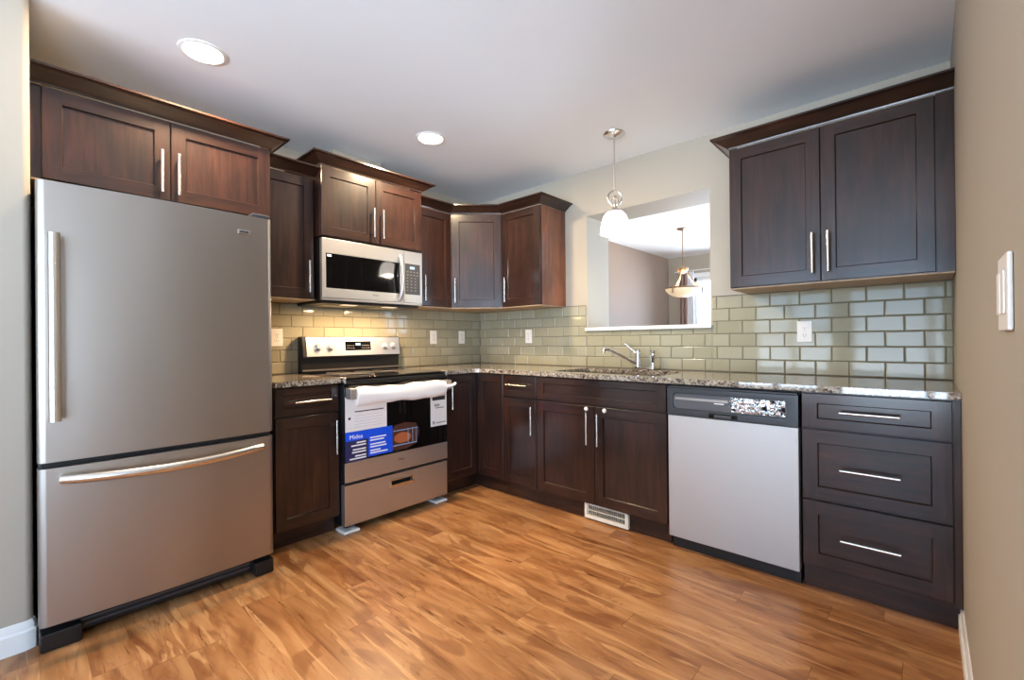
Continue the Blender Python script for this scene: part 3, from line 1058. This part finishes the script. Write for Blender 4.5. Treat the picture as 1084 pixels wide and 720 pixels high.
for k, s in enumerate((-1.50, -1.19)):
    MB().box(WA, s - 0.05, s + 0.05, 0.29, 0.345, 1.3655, 1.3679, HLAMP).build('cooktop_lamp', root)
    d = bpy.data.lights.new('cooktop_lamp_light', 'AREA')
    d.shape, d.size, d.size_y = 'RECTANGLE', 0.09, 0.05
    d.energy, d.color = HOOD, (1.0, 0.64, 0.34)
    o = bpy.data.objects.new('cooktop_lamp_light', d)
    o.location = (0.317, s, 1.360)
    COL.objects.link(o)

# ------------------------------------------------------------------ range
root = thing('range', 'stainless electric range with stickers and foam packaging still on', 'stove', (0.33, -1.34, 0))
SL, SR, SF = -1.7200, -0.9555, 0.670
MB().box(WA, SL + 0.003, SR - 0.003, 0.02, 0.622, 0.040, 0.8945, BLACK, 0.003).build('body', root)
mb = MB().box(WA, SL, SR, 0.045, SF - 0.004, 0.895, 0.9130, BLACKG, 0.005)
ct = mb.build('cooktop', root)
mb = MB()
for (s, d, r_) in ((-1.53, 0.48, 0.105), (-1.15, 0.48, 0.085), (-1.53, 0.22, 0.08), (-1.15, 0.22, 0.105), (-1.34, 0.2, 0.05)):
    mb.tube([WA(s + r_ * math.cos(R(a)), d + r_ * math.sin(R(a)), 0.9131) for a in range(0, 360, 12)], 0.0006, MGREY, 4, closed=True)
mb.build('burner_rings', ct)
MB().box(WA, SL, SR, 0.623, SF + 0.002, 0.872, 0.8948, BLACK, 0.004).build('front_lip', root)
for s in (SL, SR - 0.012):
    MB().box(WA, s, s + 0.012, 0.62, SF + 0.006, 0.880, 0.9150, STEEL_L, 0.003).build('end_cap', root)
# backguard
bgp = [(0.02, 0.90), (0.075, 0.90), (0.080, 1.018), (0.108, 1.022), (0.088, 1.160), (0.02, 1.160)]
mb = MB()
vs = [WA(s, d, z) for s in (SL + 0.008, SR - 0.004) for d, z in bgp]
fs = [[0, 1, 2, 3, 4, 5], [6, 7, 8, 9, 10, 11]] + [[k, (k + 1) % 6, 6 + (k + 1) % 6, 6 + k] for k in range(6)]
mb.raw(vs, fs, BLACK)
mb.box(WA, SL + 0.012, SR - 0.008, 0.070, 0.084, 0.925, 0.936, STEEL)
bgd = mb.build('backguard', root)
def WP(s, d, z):        # tilted control face
    t = (z - 1.022) / (1.160 - 1.022)
    return WA(s, 0.108 - 0.020 * t + d, z)
MB().box(WP, SL + 0.030, SR - 0.010, 0.0003, 0.004, 1.026, 1.156, STEEL_L, 0.0015).build('control_fascia', bgd)
for s in (-1.610, -1.525, -1.090, -1.020):
    mb = MB().lathe([(0.027, 0), (0.027, 0.006), (0.022, 0.009), (0.020, 0.024), (0.016, 0.027), (0, 0.027)], WP(s, 0.0045, 1.090), STEEL_L, 20, axis=(1, 0, 0.145))
    mb.box(WP, s - 0.0035, s + 0.0035, 0.028, 0.036, 1.071, 1.109, STEEL_L, 0.0015)
    mb.build('knob', bgd)
MB().box(WP, -1.415, -1.215, 0.0040, 0.0055, 1.062, 1.126, BLACKG, 0.001).build('display_panel', bgd)
mb = MB().box(WP, -1.335, -1.298, 0.0055, 0.0062, 1.098, 1.114, DISP)
for k in range(4):
    for j in range(2):
        mb.box(WP, -1.402 + k * 0.015, -1.394 + k * 0.015, 0.0055, 0.0060, 1.076 + j * 0.018, 1.081 + j * 0.018, MGREY)
        mb.box(WP, -1.285 + k * 0.016, -1.276 + k * 0.016, 0.0055, 0.0060, 1.076 + j * 0.018, 1.081 + j * 0.018, MGREY)
mb.build('display_digits', bgd)
# oven door
od = MB().box(WA, SL + 0.002, SR - 0.002, 0.6245, SF - 0.006, 0.300, 0.868, BLACK, 0.003).build('oven_door', root)
MB().box(WA, SL + 0.002, SR - 0.002, SF - 0.0055, SF, 0.416, 0.868, BLACKG, 0.0015).build('window', od)
MB().box(WA, SL + 0.002, SR - 0.002, SF - 0.0055, SF + 0.001, 0.300, 0.4155, STEEL_R, 0.0015).build('lower_trim', od)
MB().text('Midea', WA, -1.335, SF + 0.0014, 0.362, 0.020, DGREY, 'CENTER').build('brand_lettering', od)
mb = MB().tube([WA(SL + 0.040, SF + 0.050, 0.822), WA(SR - 0.040, SF + 0.050, 0.822)], 0.012, NICKEL, 14)
for s in (SL + 0.028, SR - 0.028):
    mb.box(WA, s - 0.020, s + 0.020, SF, SF + 0.064, 0.790, 0.853, STEEL_L, 0.006)
mb.build('handle', od)
# foam wrap round the handle
N = 40
rows = []
for k in range(N + 1):
    t = k / N
    s = SL + 0.052 + t * (SR - SL - 0.112)
    wv = 0.004 * math.sin(9 * t + 1) + 0.003 * math.sin(23 * t)
    sag = 0.012 * math.sin(2.2 * t + 0.4)
    loop = []
    for a in range(0, 360, 24):
        ra = 0.030 + 0.003 * math.sin(3 * R(a) + 6 * t)
        dz = math.sin(R(a)) * (0.048 + wv) - 0.018 - (sag if math.sin(R(a)) < 0 else 0)
        loop.append(WA(s, SF + 0.046 + math.cos(R(a)) * ra, 0.824 + dz))
    rows.append(loop)
M = len(rows[0])
vs = [p for r_ in rows for p in r_]
fs = [[i * M + k, i * M + (k + 1) % M, (i + 1) * M + (k + 1) % M, (i + 1) * M + k] for i in range(N) for k in range(M)]
fs += [list(range(M)), [N * M + k for k in range(M)]]
fw_ = MB().raw(vs, fs, FOAM).build('foam_wrap', root, angle=60)
fw_['label'] = 'white foam packaging wrapped round the oven handle'
MB().tube([WA(SR - 0.062, SF + 0.066, 0.812), WA(SR - 0.03, SF + 0.082, 0.815), WA(SR - 0.006, SF + 0.090, 0.823), WA(SR + 0.004, SF + 0.092, 0.834)], [0.010, 0.010, 0.009, 0.008], FOAM, 10).build('foam_tail', fw_)
# big instruction sticker over the left part of the door
g = SF + 0.0005
stk = MB().box(WA, SL + 0.006, -1.440, g, g + 0.0012, 0.594, 0.800, PAPER).build('instruction_sticker', root)
stk['label'] = 'white instruction sheet with blue printed lower band'
mb = MB().box(WA, SL + 0.006, -1.400, g, g + 0.0014, 0.428, 0.593, BLUE)
mb.build('blue_band', stk)
MB().box(WA, SL + 0.006, -1.570, g + 0.0014, g + 0.0018, 0.418, 0.540, NAVY).build('navy_block', stk)
mb = MB().text('Midea', WA, -1.690, g + 0.0016, 0.550, 0.036, INKW)
lines = [(0.522, 0.06, 0.110), (0.506, 0.095, 0.095), (0.482, 0.085, 0.105), (0.466, 0.090, 0.112), (0.444, 0.070, 0.070), (0.429, 0.105, 0.120)]
for z, wl_, wr in lines:
    mb.box(WA, -1.584 - wl_, -1.584, g + 0.0018, g + 0.0022, z, z + 0.008, INKW)
    mb.box(WA, -1.556, -1.556 + wr, g + 0.0014, g + 0.0020, z + 0.014, z + 0.022, INKW)
mb.build('white_print', stk)
mb = MB()
mb.box(WA, -1.655, -1.462, g + 0.0012, g + 0.0016, 0.706, 0.712, INK)
mb.lathe([(0.008, 0), (0.008, 0.0006), (0, 0.0006)], WA(-1.688, g + 0.0012, 0.672), INK, 12, axis=(1, 0, 0))
for k in range(5):
    mb.box(WA, -1.655, -1.47, g + 0.0012, g + 0.0015, 0.684 - k * 0.017, 0.6852 - k * 0.017, INKG)
mb.box(WA, -1.640, -1.50, g + 0.0012, g + 0.0015, 0.755, 0.765, INKG)
mb.build('black_print', stk)
# printed picture of a roast on an oven rack
pc = []
for (s, z) in ((-1.399, 0.432), (-1.30, 0.428), (-1.215, 0.455), (-1.195, 0.53), (-1.22, 0.585), (-1.30, 0.600), (-1.38, 0.590), (-1.399, 0.57)):
    pc.append((s, z))
pic = MB().poly(pc, g + 0.0001, g + 0.0011, DRAWN, F=WA, plane='sz').build('roast_picture', stk)
mb = MB()
mb.poly([(-1.325 + 0.065 * math.cos(R(a)), 0.505 + 0.034 * math.sin(R(a))) for a in range(0, 360, 30)], g + 0.0012, g + 0.0016, CHICK, F=WA, plane='sz')
mb.build('roast_print', stk)
mb = MB()
mb.box(WA, -1.395, -1.215, g + 0.0017, g + 0.0021, 0.458, 0.463, SKYP).box(WA, -1.395, -1.205, g + 0.0017, g + 0.0021, 0.552, 0.556, SKYP)
for s in (-1.285, -1.25, -1.222):
    mb.box(WA, s, s + 0.003, g + 0.0017, g + 0.0021, 0.463, 0.560, SKYP)
mb.build('rack_print', stk)
# energy tag hanging on the right
tg = MB().box(WA, -1.100, -0.962, g, g + 0.0012, 0.538, 0.762, PAPER).build('energy_tag', root)
tg['label'] = 'white paper tag with black printed heading'
MB().box(WA, -1.086, -0.976, g + 0.0012, g + 0.0016, 0.715, 0.742, INK).build('tag_heading', tg)
mb = MB().box(WA, -1.070, -1.025, g + 0.0012, g + 0.0016, 0.672, 0.690, INKG).box(WA, -1.060, -0.985, g + 0.0012, g + 0.0016, 0.660, 0.665, INK)
mb.build('tag_text', tg)
mb = MB().box(WA, -1.086, -1.066, g + 0.0012, g + 0.0016, 0.552, 0.574, INKG).box(WA, -1.056, -0.975, g + 0.0012, g + 0.0016, 0.556, 0.565, INKG)
mb.build('tag_print', tg)
# storage drawer
sd = MB().poly([(SL + 0.002, 0.046), (SR - 0.002, 0.046), (SR - 0.002, 0.282), (SL + 0.002, 0.282)], 0.6235, SF - 0.004, STEEL_R,
               holes=[[(-1.412, 0.206), (-1.245, 0.206), (-1.245, 0.244), (-1.412, 0.244)]], F=WA, plane='sz', bev=0.002).build('storage_drawer', root)
MB().poly([(-1.418, 0.200), (-1.239, 0.200), (-1.239, 0.250), (-1.418, 0.250)], SF - 0.0038, SF + 0.001, NICKEL,
          holes=[[(-1.408, 0.216), (-1.249, 0.216), (-1.249, 0.242), (-1.408, 0.242)]], F=WA, plane='sz').build('recessed_pull', sd)
MB().box(WA, -1.411, -1.246, 0.6237, 0.640, 0.207, 0.243, SLOT).build('pull_recess', sd)
for s in (SL + 0.045, SR - 0.055):
    f = MB().box(WA, s - 0.016, s + 0.016, 0.59, 0.62, 0.018, 0.042, BLACK, 0.003).box(WA, s - 0.050, s + 0.050, 0.56, 0.672, 0.0005, 0.018, WPLAS, 0.007).build('foot', root)
    f['label'] = 'white foot pad under the range'
for s in (SL + 0.045, SR - 0.055):
    MB().box(WA, s - 0.016, s + 0.016, 0.08, 0.11, 0.0005, 0.042, BLACK, 0.003).build('foot', root)

# ------------------------------------------------------------------ dishwasher
root = thing('dishwasher', 'stainless dishwasher with black control strip beside the drawer cabinet', 'dishwasher', (2.43, -0.3, 0))
DL, DRR = 2.1255, 2.7395
MB().box(WB, DL + 0.004, DRR - 0.004, 0.04, 0.585, 0.06, 0.876, BLACK, 0.002).build('body', root)
MB().box(WB, DL + 0.006, DRR - 0.004, 0.586, 0.630, 0.066, 0.714, STEEL_D, 0.004).build('door_panel', root)
# control strip with gently bowed lower edge and long recess
sp_ = [(DL + 0.003, 0.862), (DL + 0.003, 0.715)]
sp_ += [(DL + 0.003 + (DRR - DL - 0.006) * k / 10, 0.7155 - 0.0 * math.sin(math.pi * k / 10)) for k in range(1, 11)]
sp_ += [(DRR - 0.003, 0.862)]
CSTRIP = base('charcoal_control_plastic', (46, 48, 52), 0.35)
WINP = base('smoked_window_plastic', (92, 94, 98), 0.15)
cs = MB().poly(sp_, 0.586, 0.634, CSTRIP, holes=[rrect(DL + 0.034, DRR - 0.050, 0.752, 0.834, 0.022)], F=WB, plane='sz', bev=0.003).build('control_strip', root)
MB().box(WB, DL + 0.010, DRR - 0.006, 0.588, 0.640, 0.8635, 0.871, DGREY, 0.002).build('top_trim', root)
MB().poly(rrect(DL + 0.035, DRR - 0.051, 0.753, 0.833, 0.021), 0.600, 0.625, WINP, F=WB, plane='sz').build('display_window', cs)
vs, fs = [], []
NX, NZ = 26, 7
for i in range(NX + 1):
    for j in range(NZ + 1):
        ed = min(i, NX - i, j, NZ - j)
        vs.append(WB(DL + 0.320 + 0.238 * i / NX + (random.uniform(-0.010, 0.010) if i == 0 else 0), 0.6256 + (random.random() * 0.007 if ed > 0 else 0), 0.757 + 0.072 * j / NZ))
for i in range(NX):
    for j in range(NZ):
        p = i * (NZ + 1) + j
        fs.append([p, p + NZ + 1, p + NZ + 2, p + 1])
MB().raw(vs, fs, FILM).build('crinkled_film', cs, angle=5)
mb = MB().box(WB, DL + 0.045, DL + 0.31, 0.6252, 0.6270, 0.800, 0.812, STEEL)
mb.box(WB, DL + 0.245, DL + 0.292, 0.6272, 0.6276, 0.790, 0.795, INKW)
mb.build('control_marks', cs)
MB().box(WB, DL + 0.222, DL + 0.355, 0.6345, 0.637, 0.722, 0.744, BLACKG, 0.001).box(WB, DL + 0.248, DL + 0.330, 0.6372, 0.643, 0.724, 0.740, DGREY, 0.003).build('latch', cs)
MB().box(WB, DL + 0.010, DRR - 0.006, 0.40, 0.592, 0.0005, 0.0595, BLACK, 0.002).build('toe_panel', root)

# ------------------------------------------------------------------ floor register in the toe kick
VL, VR = 1.572, 1.872
root = thing('vent_register', 'cream metal air register in the toe kick under the sink cabinet', 'vent', (1.72, -0.585, 0.01))
MB().poly([(VL, 0.010), (VR, 0.010), (VR, 0.112), (VL, 0.112)], 0.5755, 0.6005, VENTW, holes=[[(VL + 0.020, 0.032), (VR - 0.020, 0.032), (VR - 0.020, 0.094), (VL + 0.020, 0.094)]], F=WB, plane='sz', bev=0.003).build('frame', root)
MB().box(WB, VL + 0.0205, VR - 0.0205, 0.576, 0.5785, 0.0325, 0.0935, SLOT).build('backing', root)
mb = MB()
for k in range(20):
    s = VL + 0.026 + k * (VR - VL - 0.052) / 19
    vs = [WB(s - 0.0035 + q, d, z) for z in (0.0325, 0.0935) for (q, d) in ((0, 0.580), (0.002, 0.580), (0.007, 0.596), (0.005, 0.596))]
    mb.raw(vs, [[0, 1, 2, 3], [4, 5, 6, 7], [0, 1, 5, 4], [1, 2, 6, 5], [2, 3, 7, 6], [3, 0, 4, 7]], VENTW)
mb.box(WB, VL + 0.0205, VR - 0.0205, 0.590, 0.597, 0.061, 0.065, VENTW)
mb.build('louvers', root)


# ------------------------------------------------------------------ outlets and switch
def outlet(label):
    """built on the sink wall at s = 0, z = 0 and then moved"""
    root = thing('wall_outlet', label, 'outlet', (0, 0, 0), 'wall outlets on the tile')
    MB().box(WB, -0.036, 0.036, 0.0088, 0.0145, -0.058, 0.058, WPLAS, 0.0025).build('cover_plate', root)
    for z in (-0.020, 0.020):
        r_ = MB().poly(rrect(-0.0165, 0.0165, z - 0.0140, z + 0.0140, 0.008), 0.0146, 0.0162, WPLAS, F=WB, plane='sz').build('receptacle', root)
        mb = MB().box(WB, -0.0075, -0.0055, 0.0162, 0.0166, z - 0.003, z + 0.006, SLOT).box(WB, 0.0055, 0.0075, 0.0162, 0.0166, z - 0.003, z + 0.006, SLOT)
        mb.lathe([(0.0024, 0), (0.0024, 0.0004), (0, 0.0004)], WB(0, 0.0162, z - 0.008), SLOT, 10, axis=(0, -1, 0))
        mb.build('slots', r_)
    MB().lathe([(0.003, 0), (0.0025, 0.0008), (0, 0.001)], WB(0, 0.0145, 0), NICKEL, 10, axis=(0, -1, 0)).build('screw', root)
    return root


o1 = outlet('white outlet on the tiles under the large right wall cabinet')
o1.location = (2.659, 0, 1.156)
for (x, y, lab, rz) in ((0.628, 0, 'white outlet on the tiles of the sink wall near the room corner', 0),
                        (0, -0.237, 'outlet on the stove wall tiles, the one nearest the room corner', 90),
                        (0, -0.560, 'outlet on the stove wall tiles just right of the range', 90),
                        (0, -1.842, 'outlet on the tiles between refrigerator and range', 90)):
    q = copy_tree(o1)
    q.location = (x, y, 1.156)
    q.rotation_euler = (0, 0, R(rz))
    q['label'] = lab

root = thing('light_switch', 'white rocker light switch on the right wall', 'switch', (XR, -1.95, 1.19))
def WR(s, d, z): return Vector((XR - d, s, z))
MB().box(WR, -2.005, -1.895, 0.0005, 0.0075, 1.128, 1.246, WPLAS, 0.0028).build('cover_plate', root)
for s in (-1.975, -1.925):
    MB().box(WR, s - 0.016, s + 0.016, 0.0077, 0.0105, 1.154, 1.220, WPLAS, 0.0012).build('rocker', root)

# ------------------------------------------------------------------ ceiling lights
def spot(loc, energy, color, size=0.13):
    d = bpy.data.lights.new('lamp_light', 'AREA')
    d.shape, d.size = 'DISK', size
    d.energy, d.color = energy, color
    o = bpy.data.objects.new('lamp_light', d)
    o.location = loc
    COL.objects.link(o)
    return o


root = thing('recessed_light', 'round recessed ceiling light in front of the refrigerator', 'ceiling light', (0.772, -2.425, H), 'recessed ceiling lights')
cc_ = (0.772, -2.425, H)
MB().lathe([(0.094, -0.0005), (0.093, -0.004), (0.080, -0.007), (0.076, -0.004), (0.076, -0.0005)], cc_, TRIM, 36).build('trim_ring', root)
MB().lathe([(0.0755, -0.0008), (0.0755, -0.0035), (0.05, -0.005), (0, -0.0055)], cc_, LAMP, 36).build('lens', root)
spot((0.772, -2.425, H - 0.012), CAN, (1.0, 0.76, 0.48))
q = copy_tree(root)
q.location = (0.814, -1.190, H)
q['label'] = 'round recessed ceiling light in front of the microwave'
spot((0.814, -1.190, H - 0.012), CAN, (1.0, 0.76, 0.48))

# pendant over the sink
PX, PY = 1.706, -0.423
root = thing('pendant_light', 'pendant light with white glass bell shade above the sink', 'pendant light', (PX, PY, H))
MB().lathe([(0.070, -0.0005), (0.068, -0.006), (0.050, -0.014), (0.020, -0.020), (0.008, -0.024), (0, -0.024)], (PX, PY, H), CHROME, 32).build('canopy', root)
MB().tube([(PX, PY, H - 0.024), (PX, PY, 2.068)], 0.0045, NICKEL, 10).build('rod', root)
rx = Vector((_r.x, _r.y, 0))
mb = MB()
pts = []
for a in range(0, 360, 12):
    pts.append(Vector((PX, PY, 2.022)) + rx * (0.044 * math.cos(R(a))) + Vector((0, 0, 0.046 * math.sin(R(a)))))
mb.tube(pts, 0.0055, NICKEL, 10, closed=True)
ry = rx.cross(Vector((0, 0, 1)))
mb.tube([Vector((PX, PY, 2.002)) + (rx * 0.5 + ry * 0.866) * (0.030 * math.cos(R(a))) + Vector((0, 0, 0.030 * math.sin(R(a)))) for a in range(-80, 200, 14)], 0.0050, NICKEL, 10)
mb.tube([(PX, PY, 1.976), (PX, PY, 2.004)], 0.006, NICKEL, 10)
mb.build('ring', root)
MB().lathe([(0.010, 0.05), (0.013, 0.045), (0.012, 0.025), (0.020, 0.018), (0.030, 0.006), (0.031, 0.0)], (PX, PY, 1.936), NICKEL, 24).build('socket_cap', root)
sh = [(0.028, 1.938), (0.050, 1.930), (0.068, 1.910), (0.080, 1.880), (0.087, 1.845), (0.091, 1.810), (0.093, 1.796)]
prof = sh + [(r_ - 0.004, z) for r_, z in sh[::-1]]
vs_ = [(r_, z - 1.79) for r_, z in prof]
MB().lathe(vs_ + [vs_[0]], (PX, PY, 1.79), SHADE, 36, caps=False).build('lamp_shade', root)
d = bpy.data.lights.new('pendant_bulb', 'POINT')
d.energy, d.color, d.shadow_soft_size = PEND, (1.0, 0.90, 0.76), 0.03
o = bpy.data.objects.new('pendant_bulb', d)
o.location = (PX, PY, 1.815)
COL.objects.link(o)

# ------------------------------------------------------------------ dining room seen through the opening
CX_, CY_ = 1.045, 2.330
root = thing('chandelier', 'alabaster bowl chandelier hanging in the dining room beyond', 'chandelier', (CX_, CY_, H))
MB().lathe([(0.065, -0.0005), (0.062, -0.010), (0.02, -0.025), (0, -0.025)], (CX_, CY_, H), BRONZE, 24).build('canopy', root)
MB().tube([(CX_, CY_, H - 0.025), (CX_, CY_, 1.98)], 0.006, BRONZE, 8).build('rod', root)
MB().lathe([(0.015, 1.99 - 1.9), (0.060, 0.085), (0.065, 0.070), (0.055, 0.045), (0.022, 0.020), (0.0, 0.015)], (CX_, CY_, 1.88), BRONZE, 24).build('hub', root)
for k in range(3):
    a = R(20 + 120 * k)
    pts = []
    for t in range(9):
        u_ = t / 8
        r_ = 0.05 + 0.16 * u_ ** 1.6
        pts.append((CX_ + r_ * math.cos(a), CY_ + r_ * math.sin(a), 1.935 - 0.225 * u_ ** 0.8))
    mb = MB().tube(pts, 0.008, BRONZE, 8)
    mb.tube([(CX_ + 0.212 * math.cos(a), CY_ + 0.212 * math.sin(a), 1.74), (CX_ + 0.212 * math.cos(a), CY_ + 0.212 * math.sin(a), 1.655)], 0.010, BRONZE, 8)
    mb.build('arm', root)
bo = [(0.200, 1.722), (0.195, 1.695), (0.165, 1.662), (0.110, 1.632), (0.050, 1.618), (0.0, 1.615)]
MB().lathe([(r_, z - 1.6) for r_, z in bo] + [(max(r_ - 0.006, 0), z - 1.6 + 0.006) for r_, z in bo[::-1]] + [(0.200, 0.122)], (CX_, CY_, 1.6), ALAB, 36, caps=False).build('bowl', root)
mb = MB()
mb.tube([(CX_ + 0.203 * math.cos(R(q_)), CY_ + 0.203 * math.sin(R(q_)), 1.722) for q_ in range(0, 360, 10)], 0.008, BRONZE, 8, closed=True)
mb.build('rim', root)
d = bpy.data.lights.new('chandelier_bulb', 'POINT')
d.energy, d.color, d.shadow_soft_size = CHAND, (1.0, 0.88, 0.72), 0.05
o = bpy.data.objects.new('chandelier_bulb', d)
o.location = (CX_, CY_, 1.78)
COL.objects.link(o)


def curtain(name, label, x0, x1, m, z0, z1, folds, y=YD - 0.10, amp=0.022):
    mb = MB()
    n = folds * 8
    vs, fs = [], []
    for i in range(n + 1):
        t = i / n
        x = x0 + (x1 - x0) * t
        for (yy) in (y + amp * math.sin(2 * math.pi * folds * t), y + amp * math.sin(2 * math.pi * folds * t) + 0.004):
            for z in (z0, z1):
                vs.append(Vector((x, yy, z)))
    for i in range(n):
        b_ = i * 4
        fs += [[b_, b_ + 4, b_ + 5, b_ + 1], [b_ + 2, b_ + 6, b_ + 7, b_ + 3], [b_ + 1, b_ + 5, b_ + 7, b_ + 3], [b_, b_ + 4, b_ + 6, b_ + 2]]
    fs += [[0, 1, 3, 2], [n * 4, n * 4 + 1, n * 4 + 3, n * 4 + 2]]
    mb.raw(vs, fs, m)
    tag(mb.build(name, None, ((x0 + x1) / 2, y, z0), angle=60), label, 'curtain')


curtain('curtain', 'brown curtain panel hanging left of the dining room window', 0.300, 0.405, CURT, 0.03, 2.17, 2)
curtain('sheer_curtain', 'white sheer curtain panel beside the brown curtain at the dining window', 0.408, 0.520, DRAPE, 0.03, 2.17, 3)
mb = MB().tube([(0.22, YD - 0.10, 2.185), (2.6, YD - 0.10, 2.185)], 0.008, TRIM, 12)
rod = mb.build('curtain_rod', None, (1.4, YD - 0.10, 2.185))
tag(rod, 'thin white curtain rod above the dining room window', 'curtain rod')
mb = MB()
for x in (0.25, 2.55):
    mb.tube([(x, YD - 0.001, 2.185), (x, YD - 0.089, 2.185)], 0.006, TRIM, 8)
mb.build('bracket', rod)
